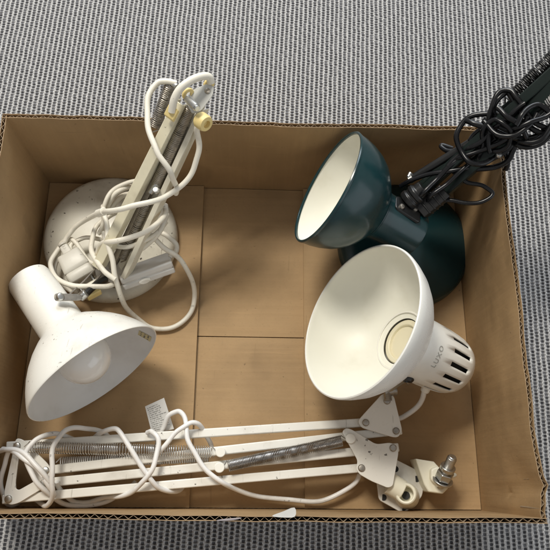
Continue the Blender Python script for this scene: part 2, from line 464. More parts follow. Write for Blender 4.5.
# ------------------------------------------------------------------ lamp with cream shade and white spring arm (front)
def clamp_lamp():
    Z = .042
    root = thing('clamp_lamp', 'white spring arm clamp lamp lying along the front wall inside the box', 'lamp', pix(250, 470, 0))
    UP = V((0, 0, 1))
    # --- shade
    c = pix(358.5, 319.5, .142); n = facing(c, -.893, .449, .60); R = 82 * ppx(c); k = R / .09
    prof = [(90.2, .6), (90.4, -2), (87.8, -11), (82.8, -23), (75.5, -35), (66.5, -46), (56, -55.5), (46, -62.5), (37, -67.2), (29, -70)]
    inn = [(28, -68.2), (36.4, -65.4), (45.2, -60.9), (55, -54), (65.3, -44.7), (74.1, -34.1), (81.3, -22.6), (85.6, -11), (87.3, -3), (87.6, .6)]
    pr = [(a * k * .001, b * k * .001) for a, b in [(89, 1.3)] + prof + inn + [(88.2, 1.2), (89, 1.3)]]
    mis = [0] * 10 + [1] * 10 + [0] * 2
    mb = MB(); lathe(mb, pr, c, n, 96, mis)
    shade = mb.build('shade', ['cream', 'cream_in'], root, smooth=50)
    shade['label'] = 'wide round shade, ivory outside and pale yellow inside'
    # socket seen through the bowl
    mb = MB(); q = k * .001
    lathe(mb, [(27 * q, -120 * q), (27 * q, -80 * q), (27 * q, -70.5 * q), (25.8 * q, -69.3 * q), (21.5 * q, -69.1 * q), (20.6 * q, -70 * q), (20.2 * q, -73 * q), (0, -73.5 * q)], c, n, 48)
    mb.build('socket', ['socket', 'hole_shadow'], shade)
    # vented cap behind the bowl
    x0 = (CAM_LOC - c); mb = MB()
    cp = [(35, -64), (37.3, -68), (38.3, -78), (38.6, -99), (38.4, -115), (38, -126), (37.4, -136), (36.2, -146.5), (34.6, -153), (31.5, -160.5), (26, -167), (17.5, -171.5), (0, -173)]
    cp = [(a * q, b * q) for a, b in cp]
    def skip(i, kk):
        return i in (4, 5, 6) and (kk % 6) in (0, 1) and not (40 < kk < 52)
    lathe(mb, cp, c, n, 90, None, skip, x0)
    cap = mb.build('shade_cap', 'cap', root, smooth=40, solid=.0016)
    cap['label'] = 'ivory rear cap with a row of dark vent slots'
    # added dark tube inside the cap; its colour stands for the shadow behind the slots
    mb = MB(); lathe(mb, [(30 * q, -100 * q), (30 * q, -158 * q), (0, -161 * q)], c, n, 32); mb.build('slot_shadow_tube', 'hole_shadow', cap)
    # wordmark on the cap, bent round the cylinder
    cu = bpy.data.curves.new('wordmark', 'FONT'); cu.body = 'LUXO'; cu.size = .0085; cu.align_x = 'CENTER'; cu.align_y = 'CENTER'; cu.extrude = .0003; cu.space_character = 1.25
    to = bpy.data.objects.new('wordmark', cu); COL.objects.link(to)
    dg = bpy.context.evaluated_depsgraph_get(); me = bpy.data.meshes.new_from_object(to.evaluated_get(dg)); bpy.data.objects.remove(to)
    X = (x0 - n * x0.dot(n)).normalized(); Y = n.cross(X); rr = 38.6 * q
    mb = MB(); vs = []
    a0 = math.radians(4)
    for vv in me.vertices:
        a = a0 + vv.co.x / rr * 1.0; h = -93 * q + vv.co.y
        vs.append(c + n * h + (X * math.cos(a) + Y * math.sin(a)) * (rr + .0001 + vv.co.z))
    mb.add(vs, [tuple(p.vertices) for p in me.polygons]); mb.build('wordmark', 'fadedink', cap)
    # --- hinge between shade and head bracket
    hb = c - n * (.098 * k); hp = pix(387.5, 401, Z + .006)
    side = pix(404, 379, .07)
    mb = MB(); tube(mb, spline([hp + V((0, 0, .004)), pix(388, 391, .052), pix(396, 384, .06), side], 6), .0045, 8)
    cyl(mb, pix(384, 392, .05), pix(396, 390, .05), .006); cyl(mb, side, pix(411, 375, .072), .0085, .007)
    mb.build('shade_hinge', 'dullsteel', root)
    e1 = CAM_LOC - c; e1 = (e1 - n * e1.dot(n)).normalized(); e2 = n.cross(e1)
    if e2.y > 0: e2 = -e2
    ee = (e1 * .42 + e2 * .91).normalized(); hc = c - n * (.088 * k) + ee * (.0375 * k)
    mb = MB(); lathe(mb, [(0, -.004), (.0062, -.004), (.0066, .002), (.0050, .0042), (.0030, .0046), (.0026, .003), (0, .003)], hc, ee, 28)
    mb.build('hinge_knob', 'blacksteel', root)
    # --- arms
    E = {'A': ((13, 446), (366, 422.5), .036), 'B': ((45.5, 470.5), (396, 431), .036), 'C': ((44, 483), (393, 448), .036), 'D': ((9, 499), (361.5, 468), .036)}
    for nm in 'ABCD':
        a, b, z = E[nm]; a = pix(*a, z); b = pix(*b, z); d = (b - a).normalized()
        mb = MB(); bar(mb, a - d * .006, b + d * .006, .0098, .011); mb.build('arm_bar', 'white', root, bevel=.0012)
    # --- elbow bracket: triangular frame plate, top and bottom
    def elbow(z, t):
        o = [pix(16, 437.5, z), pix(3.5, 495, z), pix(8, 505.5, z), pix(18, 503.5, z), pix(53, 482, z), pix(50, 466, z), pix(24, 440, z)]
        i = [pix(19, 455, z), pix(15.5, 482, z), pix(15.8, 489, z), pix(19, 490, z), pix(35, 481, z), pix(34, 473.5, z), pix(21.5, 455, z)]
        return rounded(o, [.006, .008, .006, .006, .006, .006, .006], 4), rounded(i, .003, 4)
    mb = MB()
    for zz in (.0445, .0285):
        o, i = elbow(zz, .002); ring_prism(mb, o, i, UP, .0022)
    eb = mb.build('elbow_bracket', 'white', root, bevel=.0005)
    mb = MB()
    for p in ((8.5, 499), (45.5, 470.5), (44, 483), (17, 446)):
        mb = MB(); rivet(mb, pix(*p, .0447), UP, .0042); mb.build('rivet', 'steel', eb)
    # --- head bracket
    def plate(name, P, z, r, rv, mt='white', t=.0020, low=.0185):
        mb = MB()
        for zz in (z, z - low): prism(mb, rounded([pix(*p, zz) for p in P], r), UP, t)
        o = mb.build(name, mt, root, bevel=.0005)
        for p in rv:
            m2 = MB(); rivet(m2, pix(*p, z + .0002), UP, .0041); m2.build('rivet', 'dullsteel', o)
        return o
    plate('head_bracket', [(382, 394), (389, 392.5), (394, 396), (402.5, 431), (398, 437.5), (392, 437), (361, 427.5), (358, 421), (362, 416)], .047, .006, [(387, 401), (365.7, 422.7), (396, 431)])
    pb = plate('base_bracket', [(342, 432), (345.5, 428), (351, 429), (376, 444.3), (391, 442.5), (398, 446.5), (398.5, 453), (393, 486), (388, 488), (371, 481), (359, 474), (356, 468), (358, 461)], .051, .005, [(393, 448), (361.5, 468)], t=.0022, low=.022)
    # spring pin discs
    pins = [(220.5, 452), (219.5, 467.5), (350.5, 438.6)]
    for i, p in enumerate(pins):
        mb = MB(); q0 = pix(*p, .030); cyl(mb, q0, pix(*p, .0535), .0058, sides=28); mb.build('spring_pin', 'cap', root, bevel=.0008)
    # --- springs
    mb = MB(); spring(mb, pix(24, 447, .047), pix(217, 452, .047), .0062, .00062, 82, sag=.001); mb.build('spring', 'springsteel', root)
    mb = MB(); spring(mb, pix(223, 467, .049), pix(347, 439.5, .050), .0060, .00062, 84, sag=.002); mb.build('spring', 'greyspring', root)
    mb = MB(); spring(mb, pix(56, 462.5, .030), pix(214, 457, .030), .0058, .00062, 70); mb.build('spring', 'cord_white', root)
    # --- mounting bracket: hexagonal plate, socket, jaw with bolt
    zp = .020
    P = [(391, 457), (426, 474.5), (422, 497), (404, 514), (379, 500), (376.5, 478)]
    hl = [(395.5, 469), (416.5, 479), (383.5, 497.5), (403.5, 507.5)]
    mb = MB(); prism(mb, rounded([pix(*p, zp) for p in P], .004), UP, .004)
    mp = mb.build('mounting_plate', 'white', root, bevel=.0008)
    for p in hl:
        mb = MB(); cyl(mb, pix(*p, zp - .001), pix(*p, zp + .0003), .0036, sides=20); mb.build('screw_hole', 'hole_shadow', mp)  # flat dark discs; the shadow in each hole is put into their colour
    so = pix(406, 494, zp + .002); sx = (pix(392, 486, .034) - pix(406, 494, .034)).normalized()
    mb = MB(); rs = .0125
    top = pix(405.7, 493.5, .046); bot = pix(406.5, 496, .019)
    lathe(mb, [(rs * 1.18, 0), (rs * 1.12, .010), (rs, .024), (rs * .9, .0275), (rs * .72, .0280), (rs * .66, .026), (rs * .62, .004)], bot, (top - bot), 40)
    lathe(mb, [(rs * .62, .012), (0, .012)], bot, (top - bot), 40)
    cyl(mb, pix(389, 483, .034), pix(402, 491, .034), .0125, .0125, 32)
    soc = mb.build('mounting_socket', 'ivory', mp, bevel=.0012)
    mb = MB(); cyl(mb, pix(406, 495.5, .0335), pix(406, 495.5, .0338), .0046, sides=20); mb.build('screw_hole', 'hole_shadow', soc)  # dark disc in the bore, hole shadow painted by its colour
    # jaw: wing shaped block
    J = [(415.5, 458.5), (434, 461.5), (440, 468), (457, 473.5), (457.5, 476.5), (450, 480), (448, 489), (443, 494), (428.5, 492), (424, 484)]
    mb = MB(); zj = .040
    prism(mb, [pix(*p, zj) for p in J], UP, .030)
    jaw = mb.build('clamp_jaw', 'ivory', mp, bevel=.0035, seg=3)
    mb = MB(); prism(mb, rounded([pix(*p, zj + .007) for p in [(431, 469), (438, 466), (448, 474), (449, 482), (440, 488), (431, 480)]], .003), UP, .010)
    mb.build('jaw_collar', 'ivory', jaw, bevel=.002, seg=3)
    b0, b1 = pix(442, 481, .045), pix(452.8, 456.5, .070); bd = (b1 - b0).normalized(); bl = (b1 - b0).length
    mb = MB()
    P = []; 
    for i in range(27): P += [(.0050, bl * .38 + i * .0009), (.0056, bl * .38 + i * .0009 + .00045)]
    P = [p for p in P if p[1] < bl - .002]
    lathe(mb, [(.0048, -.008)] + [(.0048, bl * .30)] + P + [(.0046, bl - .001), (.004, bl), (0, bl)], b0, bd, 28)
    lathe(mb, [(.0, bl * .12), (.0095, bl * .12), (.0098, bl * .14), (.0098, bl * .36), (.0092, bl * .38), (0, bl * .38)], b0, bd, 6)
    lathe(mb, [(.0, bl * .02), (.0118, bl * .02), (.0118, bl * .085), (0, bl * .085)], b0, bd, 32)
    lathe(mb, [(.0, bl * .47), (.0085, bl * .47), (.0085, bl * .60), (0, bl * .60)], b0, bd, 32)
    bo = mb.build('clamp_bolt', 'steel', jaw, smooth=30, bevel=.0004)
    # --- cord
    r = .0026; r2 = .0028
    mb = MB()
    cord(mb, [(425, 389, .062), (423, 398, .05), (416, 408, .036), (404, 416, .026), (392, 421, .022), (380, 426, .02)], .0031)
    cord(mb, [(359, 474, .025), (356, 482, .022), (346, 490, .018), (330, 498, .014), (312, 501.5, .012), (288, 500, .012), (258, 496, .016), (238, 490, .03), (222, 483, .048), (208, 471, .053), (197, 458, .054), (189, 442, .054), (186, 427, .053), (184, 416, .05), (178, 411, .045), (171, 414, .04), (165, 423, .034), (161, 433, .026), (156, 448, .018), (150, 462, .016)], r2)
    cord(mb, [(152, 462, .022), (154, 458, .040), (163, 448, .053), (171, 438, .056), (180, 429, .056), (189, 423.5, .054), (198, 424, .05), (203, 430, .036), (207, 437, .026), (211, 446, .020), (214, 453, .022)], r2)
    cord(mb, [(147, 433, .045), (152, 431, .053), (157, 437, .058), (158, 449, .058), (154, 464, .058), (146, 479, .056), (134, 490, .05), (120, 496, .036), (104, 498, .02), (88, 502, .012), (72, 501, .016), (62, 492, .03), (57, 481, .044)], r2)
    cord(mb, [(90, 445, .018), (94, 438, .022), (103, 431.5, .046), (113, 429, .055), (121, 433, .059), (130, 448, .06), (140, 464, .058), (150, 479, .055), (160, 488, .047), (171, 492, .035), (181, 489, .02), (186, 480, .012)], r2)
    cord(mb, [(116, 447, .018), (108, 437, .022), (97, 430, .030), (84, 428, .044), (72, 428.5, .054), (62, 433, .060), (55, 443, .063), (52, 458, .064), (52, 474, .064), (52.5, 490, .058), (51, 501, .046), (46, 505.5, .034), (38, 502, .022), (32, 494, .018), (30, 484, .018)], r2)
    cord(mb, [(84, 446, .018), (74, 439, .026), (58, 434, .042), (44, 436, .052), (33, 442, .056), (26, 453, .057), (28, 466, .057), (35, 479, .056), (44, 490, .050), (55, 498, .036), (68, 505, .02), (84, 506, .012), (100, 503, .012), (114, 498, .016), (126, 490, .018), (136, 481, .018)], r2)
    cord(mb, [(3, 449, .046), (13, 452, .054), (24, 458, .058), (35, 467, .06), (44, 478, .06), (51, 489, .052), (56, 497, .036)], r2)
    cord(mb, [(-2, 452, .044), (6, 449, .052), (16, 450, .056), (28, 457, .0615), (40, 469, .0635), (49, 482, .057)], r2)
    cord(mb, [(9, 451, .05), (5, 462, .046), (2, 476, .04), (1.5, 490, .034), (5, 501, .026), (11, 505, .016), (20, 502, .012), (30, 497, .012)], r)
    pc = mb.build('power_cord', 'cord_white', root, smooth=60)
    mb = MB(); cyl(mb, pix(427, 386, .063), pix(424.5, 391.5, .058), .0056, .005); mb.build('cord_grommet', 'cap', root, bevel=.0008)
    # tag on the cord
    T = [(145, 406.5, .034), (164, 397.8, .040), (174, 429, .026), (152, 434, .022)]
    T = [pix(*p) for p in T]; nn = (T[1] - T[0]).cross(T[3] - T[0]).normalized()
    if nn.z < 0: nn = -nn
    mb = MB(); prism(mb, T, nn, .0004); tg = mb.build('cord_tag', 'paper', root)
    tg['label'] = 'small white printed paper tag'
    mb = MB()
    for i in range(13):
        v = .09 + i * .066; u = .09; stop = random.uniform(.6, .9)
        while u < stop:
            l = random.uniform(.012, .03)
            if random.random() < .8:
                def at(uu, vv): return T[0].lerp(T[1], uu).lerp(T[3].lerp(T[2], uu), vv) + nn * .0002
                hh = random.choice((.016, .022, .028))
                mb.add([at(u, v), at(u + l * .7, v), at(u + l * .7, v + hh), at(u, v + hh)], [(0, 1, 2, 3)])
            u += l
    mb.build('print', 'ink', tg)
    return root
clamp_lamp()

# ------------------------------------------------------------------ lathe shade + neck shared by the two desk lamps
def bell_shade(name, c, n, R, depth, neck_r, total, mo, mi_, root, round_=False, lip=0):
    k = R
    if round_: sh = [(1, 0), (1.0, .03), (.985, .18), (.95, .34), (.885, .52), (.79, .68), (.66, .82), (.52, .93), (.42, 1.0)]
    else: sh = [(1, 0), (.999, .02), (.957, .14), (.895, .29), (.815, .45), (.72, .60), (.605, .75), (.47, .89), (.37, .965)]
    out = [(a * R, -b * depth) for a, b in sh]
    th = .0013
    inn = [(max(.004, a - th), b + (th if i > 4 else 0)) for i, (a, b) in enumerate(out)]
    rim = [(R - .0002, .0006), (R - th + .0002, .0006)]
    o2 = out + [(neck_r * 1.04, -depth * 1.01)]
    body = list(reversed(inn)) + [rim[1], rim[0]] + o2
    mis = [1] * len(inn) + [0] * (len(body) - 1 - len(inn))
    mb = MB(); lathe(mb, body, c, n, 96, mis)
    if lip: lathe(mb, [(R + .0004, -lip * .8), (R + .0007, 0), (R - .0002, .0012), (R - lip + .0004, .0010), (R - lip, 0), (R - lip + .0002, -lip * .7)], c, n, 96)
    # neck
    lathe(mb, [(neck_r * 1.04, -depth * .99), (neck_r * 1.02, -depth * 1.03), (neck_r, -depth - .004), (neck_r * .94, -total + .006), (neck_r * .90, -total + .002), (neck_r * .78, -total), (0, -total)], c, n, 64, [0] * 6)
    return mb.build(name, [mo, mi_], root, smooth=32)

# ------------------------------------------------------------------ aged white desk lamp (back left)
def white_lamp():
    bc = pix(112.5, 241, .0); bc.z = 0
    root = thing('desk_lamp', 'yellowed white desk lamp on a round base, its pale cord wound round the folded arm', 'lamp', bc)
    UP = V((0, 0, 1))
    R = 66.5 * ppx(pix(112, 240, .012)); q = R / 82
    mb = MB()
    lathe(mb, [(0, 0), (79 * q, 0), (81.5 * q, .003), (82 * q, .008), (81 * q, .014), (78 * q, .019), (74.5 * q, .0215), (72.5 * q, .022), (71 * q, .0225), (60 * q, .0258), (40 * q, .029), (20 * q, .0308), (0, .0315)], bc, UP, 128)
    mb.build('base', 'base_aged', root, smooth=40)
    # --- shade
    c = pix(95.2, 374, .087); n = facing(c, .575, -.818, .33); RR = 72.5 * ppx(c)
    sh = bell_shade('shade', c, n, RR, .0665, .0268, .147, 'white', 'shade_in', root)
    bcn = c - n * .024
    mb = MB(); pr = [(0, .030)]
    for i in range(1, 22):
        a = PI * i / 26; pr.append((.030 * math.sin(a), .030 * math.cos(a)))
    pr += [(.0155, -.030), (.0135, -.036), (.0132, -.052)]
    lathe(mb, pr, bcn, n, 48); mb.build('bulb', 'bulb', sh, smooth=80)
    # sticker inside the rim
    x, y, _ = frame(n)
    best = None
    for i in range(360):
        a = 2 * PI * i / 360; rad = x * math.cos(a) + y * math.sin(a)
        for hh in range(10, 34, 2):
            p = c + rad * RR * (1 - .06 * hh / 10) - n * hh * .001
            if (CAM_LOC - p).normalized().dot(-rad) < .15: continue
            d = CM.transposed() @ (p - CAM_LOC); u = 275 + FPX * d.x / -d.z; w = 275 - FPX * d.y / -d.z
            e = (u - 146) ** 2 + (w - 336) ** 2
            if best is None or e < best[0]: best = (e, a, hh * .001)
    h0 = best[2]
    mb = MB(); a0 = best[1]; vs = []
    m2 = MB()
    def on(da, h, lift): 
        fr = max(.001, -h / .0665); tb = [(0, 1), (.02, .999), (.14, .957), (.29, .895), (.45, .815), (.6, .72), (.75, .605)]
        r_ = next(ra + (rb - ra) * (fr - fa) / (fb - fa) for (fa, ra), (fb, rb) in zip(tb, tb[1:]) if fr <= fb) * RR - .0018 - lift
        a = a0 + da; return c + n * h + (x * math.cos(a) + y * math.sin(a)) * r_
    for i in range(7):
        for j in range(5): vs.append(on(-.075 + .15 * i / 6, -h0 + .0075 - .015 * j / 4, 0))
    mb.add(vs, [(i * 5 + j, i * 5 + j + 1, i * 5 + j + 6, i * 5 + j + 5) for i in range(6) for j in range(4)])
    st = mb.build('sticker', 'stickerpaper', sh)
    for j in range(3):
        for i in range(5):
            if random.random() < .85:
                a1 = -.06 + .025 * i; h = -h0 + .005 - .0042 * j
                m2.add([on(a1, h, .0003), on(a1 + .018, h, .0003), on(a1 + .018, h - .0018, .0003), on(a1, h - .0018, .0003)], [(0, 1, 2, 3)])
    m2.build('print', 'ink', st)
    # --- arm
    def arm(px0, py0, px1, py1, z0, z1): return pix(px0, py0, z0), pix(px1, py1, z1)
    f1, e1 = arm(99, 266, 182, 102, .070, .222)
    up = (CAM_LOC - f1).normalized() * .75 + V((-.25, 0, .4)); 
    mb = MB(); channel(mb, f1, e1, .0118, .015, .0014, up); mb.build('arm_bar', 'arm_aged', root, bevel=.0006)
    f3, e3 = arm(126, 276, 204, 108, .058, .214)
    mb = MB(); channel(mb, f3, e3, .0062, .016, .0012, up); mb.build('arm_bar', 'aged', root, bevel=.0006)
    f2, e2 = arm(112, 268, 189, 111, .052, .206)
    mb = MB(); bar(mb, f2, e2, .0075, .011, up); mb.build('arm_bar', 'dullsteel', root, bevel=.0006)
    f4, e4 = arm(119, 272, 196, 112, .046, .196)
    mb = MB(); bar(mb, f4, e4, .008, .010, up); mb.build('arm_bar', 'aged', root, bevel=.0006)
    # springs
    mb = MB(); spring(mb, pix(172, 80, .215), pix(153, 132, .172), .0058, .00085, 25, sides=6); mb.build('spring', 'dullsteel', root)
    mb = MB(); spring(mb, pix(193, 102, .222), pix(154, 190, .142), .0058, .0010, 56, sides=6); mb.build('spring', 'dullsteel', root)
    mb = MB(); spring(mb, pix(150, 198, .132), pix(121, 262, .066), .0045, .0009, 40, sides=6); mb.build('spring', 'dullsteel', root)
    mb = MB(); cyl(mb, pix(157, 184, .150), pix(150, 193, .145), .0045, .003, 16); rivet(mb, pix(156, 190, .152), UP, .004); mb.build('spring_hook', 'steel', root)
    # elbow plates
    for zz, mt in ((.2300, 'dullsteel'), (.205, 'dullsteel')):
        mb = MB(); P = [(187, 104, zz - .006), (185, 97, zz - .004), (189, 91.5, zz - .001), (207, 83.5, zz + .006), (214, 86, zz + .006), (213, 95, zz + .002), (201, 111, zz - .006), (192, 114, zz - .008)]
        prism(mb, rounded([pix(*p) for p in P], .003, 3), (0, -.25, 1), .0016)
        mb.build('elbow_plate', mt if zz < .22 else 'plate', root, bevel=.0004)
    mb = MB(); a, b = pix(189.5, 100.5, .236), pix(196.5, 107.5, .240); cyl(mb, a - (b - a) * .3, b, .0042, sides=24); cyl(mb, b, b + (b - a) * .16, .0032, sides=24); mb.build('spacer_pin', 'steel', root, bevel=.0005)
    mb = MB(); rivet(mb, pix(208, 91, .232), UP, .0036); mb.build('rivet', 'dullsteel', root)
    mb = MB(); cyl(mb, pix(170, 81, .214), pix(177, 87, .216), .0034, sides=20); mb.build('spacer_pin', 'steel', root)
    # yellowed washers
    def washer(p, ax, r, t):
        mb = MB(); p = pix(*p); ax = V(ax).normalized()
        lathe(mb, [(r * .45, -t / 2), (r * .9, -t / 2), (r, -t * .3), (r, t * .3), (r * .9, t / 2), (r * .45, t / 2), (r * .45, -t / 2)], p, ax, 28)
        return mb.build('washer', 'yellow', root)
    axw = (pix(196.5, 107.5, .24) - pix(189.5, 100.5, .236))
    washer((188, 94, .230), axw, .0068, .003); washer((209, 84, .229), axw, .0066, .003)
    mb = MB(); k0, k1 = pix(199, 119, .222), pix(207, 124.5, .226)
    lathe(mb, [(0, 0), (.0075, 0), (.0088, .002), (.0088, .010), (.0078, .0125), (.0042, .0132), (.0036, .009), (0, .009)], k0, k1 - k0, 28); mb.build('arm_knob', 'yellow', root)
    mb = MB(); box(mb, pix(171.5, 113, .226), e1 - f1, (e1 - f1).cross(up), up, .013, .0125, .0055); mb.build('cord_clip', 'yellow', root, bevel=.001)
    # sleeve that carries the cord over the elbow
    mb = MB(); P = spline([pix(172, 112, .228), pix(174, 100, .238), pix(180, 89, .245), pix(190, 81, .248), pix(201, 76.5, .247), pix(209, 77, .242), pix(211, 83, .236)], 8)
    tube(mb, P, .0040, 14); mb.build('cord_sleeve', 'cord_aged', root)
    # --- lower hinge: plates, links and the joint with the shade
    mb = MB()
    prism(mb, rounded([pix(*p) for p in [(92, 262, .062), (100, 254, .066), (124, 262, .058), (128, 274, .052), (112, 284, .048), (96, 278, .052)]], .004), UP, .022)
    mb.build('hinge_block', 'dullsteel', root, bevel=.001)
    a, b = pix(60, 297, .112), pix(79, 297, .100)
    mb = MB(); d = (b - a).normalized(); s = d.cross(UP).normalized(); nn = s.cross(d)
    prism(mb, rounded([a - d * .006 - s * .0045, b - s * .0040, b + d * .004 - s * .002, b + d * .004 + s * .0030, b + s * .0040, a - d * .006 + s * .0045], .004), nn, .002)
    sp = mb.build('shade_joint', 'dullsteel', root, bevel=.0005)
    mb = MB(); rivet(mb, a + nn * .0004, nn, .0046, .003); mb.build('rivet', 'steel', sp)
    for L in ([(96, 268, .070), (84, 281, .074), (70, 294, .082)], [(103, 272, .064), (93, 284, .068), (78, 298, .074)], [(98, 276, .062), (88, 292, .062), (82, 298, .066)]):
        mb = MB(); P = [pix(*p) for p in L]; tube(mb, P, .0011, 8); mb.build('link_rod', 'dullsteel', root)
    mb = MB(); tube(mb, spline([pix(84, 296, .088), pix(90, 290, .080), pix(97, 284, .070), pix(106, 279, .062)], 5), .0042, 10); mb.build('hinge_arm', 'blacksteel', root)
    mb = MB(); cyl(mb, pix(80, 298, .090), pix(86, 293, .092), .0052, .0052, 20); mb.build('pivot_pin', 'steel', root, bevel=.0008)
    def blockk(p, sx, sy, sz, ang):
        mb = MB(); ca, sa = math.cos(ang), math.sin(ang); box(mb, pix(*p), (ca, sa, 0), (-sa, ca, 0), (0, .2, 1), sx, sy, sz)
        mb.build('washer', 'yellow', root, bevel=.0012)
    blockk((100, 258.5, .074), .010, .0065, .006, -.8); blockk((93, 292.5, .062), .018, .010, .010, .55)
    mb = MB(); cyl(mb, pix(87, 288, .066), pix(99, 281, .062), .0052, .004, 20); mb.build('pivot_pin', 'aged', root, bevel=.0008)
    # --- plug lying on the base
    s0, s1 = pix(64, 246.5, .056), pix(84, 279, .050); ax = (s1 - s0)
    L = ax.length; ax.normalize(); sd = ax.cross(UP).normalized(); uu = sd.cross(ax)
    mb = MB(); pr = []
    secs = [(.000, .0052, .0052), (.0105, .0062, .006), (.011, .0135, .0095), (.0125, .0145, .0105), (.030, .0165, .0125), (.0345, .0168, .0126), (.0355, .0158, .0116), (.0365, .0168, .0126), (.047, .0170, .0125), (.0485, .0155, .0110)]
    vs = []; ns = 24
    for h, a, b in secs:
        for i in range(ns):
            t = 2 * PI * i / ns; cx = math.copysign(abs(math.cos(t)) ** .3, math.cos(t)); cy = math.copysign(abs(math.sin(t)) ** .3, math.sin(t))
            vs.append(s0 + ax * h + sd * a * cx + uu * b * cy)
    fs = [(i * ns + j, i * ns + (j + 1) % ns, (i + 1) * ns + (j + 1) % ns, (i + 1) * ns + j) for i in range(len(secs) - 1) for j in range(ns)]
    fs += [tuple(range(ns)), tuple((len(secs) - 1) * ns + j for j in range(ns))]
    mb.add(vs, fs)
    for i in range(4):
        h = -.003 + i * .0035; lathe(mb, [(.004, h - .0014), (.0058, h - .001), (.0058, h + .001), (.004, h + .0014)], s0, ax, 20)
    pg = mb.build('plug', 'plug', root, smooth=50)
    for sg in (-1, 1):
        mb = MB(); a = s0 + ax * .045 + sd * .0095 * sg; cyl(mb, a, a + ax * .018, .0022, .0020, 16); mb.build('plug_pin', 'steel', pg)
    # --- inline switch resting on the edge of the base
    w0, w1 = pix(121, 280, .046), pix(172, 262, .046); ax = (w1 - w0).normalized(); sd = UP.cross(ax).normalized(); uu = ax.cross(sd)
    mid = (w0 + w1) / 2
    tl = (uu + sd * .75).normalized() if sd.y > 0 else (uu - sd * .75).normalized(); s2 = tl.cross(ax)
    mb = MB(); box(mb, mid + tl * .0045, ax, s2, tl, (w1 - w0).length, .025, .0085); box(mb, mid - tl * .0048, ax, s2, tl, (w1 - w0).length, .025, .0085)
    box(mb, mid, ax, s2, tl, (w1 - w0).length - .003, .0235, .004)
    sw = mb.build('cord_switch', 'switch', root, bevel=.0028, seg=3)
    f = -s2 if s2.y > 0 else s2
    mb = MB(); cc = mid + ax * -.006 + f * .0125 - tl * .004
    vs = []; 
    for h, sc in ((0, 1), (.002, 1), (.003, .8)):
        for i in range(24):
            t = 2 * PI * i / 24; vs.append(cc + f * h + ax * .0075 * sc * math.cos(t) + tl * .0034 * sc * math.sin(t))
    fs = [(i * 24 + j, i * 24 + (j + 1) % 24, (i + 1) * 24 + (j + 1) % 24, (i + 1) * 24 + j) for i in range(2) for j in range(24)] + [tuple(48 + j for j in range(24))]
    mb.add(vs, fs); mb.build('switch_button', 'cap', sw)
    # --- cord
    r = .0031; mb = MB()
    cord(mb, [(64, 246, .056), (67, 237, .060), (75, 227.5, .066), (86, 219.5, .080), (100, 213, .120), (114, 210, .150), (130, 207, .160), (148, 203, .163), (166, 195.5, .160), (182, 185.5, .165), (193, 171, .172), (198, 154, .185), (198.5, 140, .198), (197, 128, .212), (198, 122, .218)], r)
    cord(mb, [(176, 84, .216), (167, 81, .217), (157, 83, .217), (150, 93, .214), (147, 108, .210), (148, 125, .208), (152, 140, .206), (158, 153, .202), (166, 166, .195), (172, 175, .184), (176, 186, .160), (176, 194, .14)], r)
    mb2 = MB()
    cord(mb, [(103, 206, .09), (105, 216, .100), (107, 232, .098), (109, 246, .096), (112.5, 262, .092), (116, 279, .082), (121, 297, .062), (129, 311, .036), (141, 321.5, .016), (154, 328, .008), (168, 329, .0055), (181, 323, .0055), (191, 311, .006), (195, 297, .012), (192, 281, .03), (185, 266, .052), (175, 255, .064), (164, 247, .072), (154, 239, .080), (147, 231, .08)], r)
    cord(mb, [(70, 238, .046), (61, 246, .046), (55, 254, .048), (51, 264, .050), (53, 274, .055), (61, 281, .064), (74, 285.5, .074), (90, 287, .080), (106, 286, .080), (118, 282, .070)], r)
    cord(mb, [(72, 292, .034), (60, 284, .036), (55, 270, .040), (58, 255, .043), (62, 243, .047), (70, 239, .053), (77, 244, .057), (83, 254, .057), (91, 262, .058), (101, 268, .056)], .0027)
    cord(mb, [(141, 189, .080), (131, 187, .092), (121, 190, .098), (113, 196, .096), (109, 204, .090), (107, 214, .08)], r)
    cord(mb, [(138, 196, .070), (128, 194, .080), (119, 198, .086), (113, 206, .084), (110, 214, .078)], .0032)
    cord(mb, [(166, 205, .100), (165, 214, .118), (157, 224, .126), (144, 232.5, .124), (128, 238.5, .118), (113, 241, .108), (104, 243, .094), (98, 250, .078), (97, 260, .066)], r)
    cord(mb, [(105, 218, .060), (97, 226, .062), (92, 238, .066), (92, 250, .072), (97, 262, .080), (105, 272, .086), (115, 279, .084)], r)
    cord(mb, [(158, 232, .056), (168, 236, .058), (175, 243, .056), (176, 252, .052), (170, 257, .050)], .0032)
    cord(mb, [(112, 243, .060), (120, 250, .068), (131, 252.5, .074), (143, 248, .08), (154, 238, .086), (163, 226, .09), (167, 214, .085)], .0032)
    cord(mb, [(150, 178, .112), (139, 180, .104), (127, 183, .102), (115, 189, .100), (107, 198, .098), (104, 209, .092), (103, 221, .080), (99, 234, .068)], .0027)
    cord(mb, [(166, 222, .082), (158, 232, .090), (146, 240, .094), (131, 246, .090), (118, 247, .084), (108, 243, .076), (103, 233, .070), (105, 222, .068), (113, 214, .070), (125, 210, .074)], .0027)
    cord(mb, [(88, 272, .056), (79, 267, .056), (73, 259, .055), (70, 250, .054), (73, 243, .052), (81, 239, .050), (92, 238, .050), (104, 240, .052)], .0027)
    mb.build('power_cord', 'cord_aged', root, smooth=60)
    mb = MB(); a, b = pix(98, 213.5, .118), pix(104, 211.5, .130); cyl(mb, a, b, .0046, .0046, 20); mb.build('cord_collar', 'cord_aged', root, bevel=.0006)
    return root
M['plate'] = paint('scratched light grey metal paint', (.55, .55, .52), .35, grime=.4, specks=.4)
white_lamp()

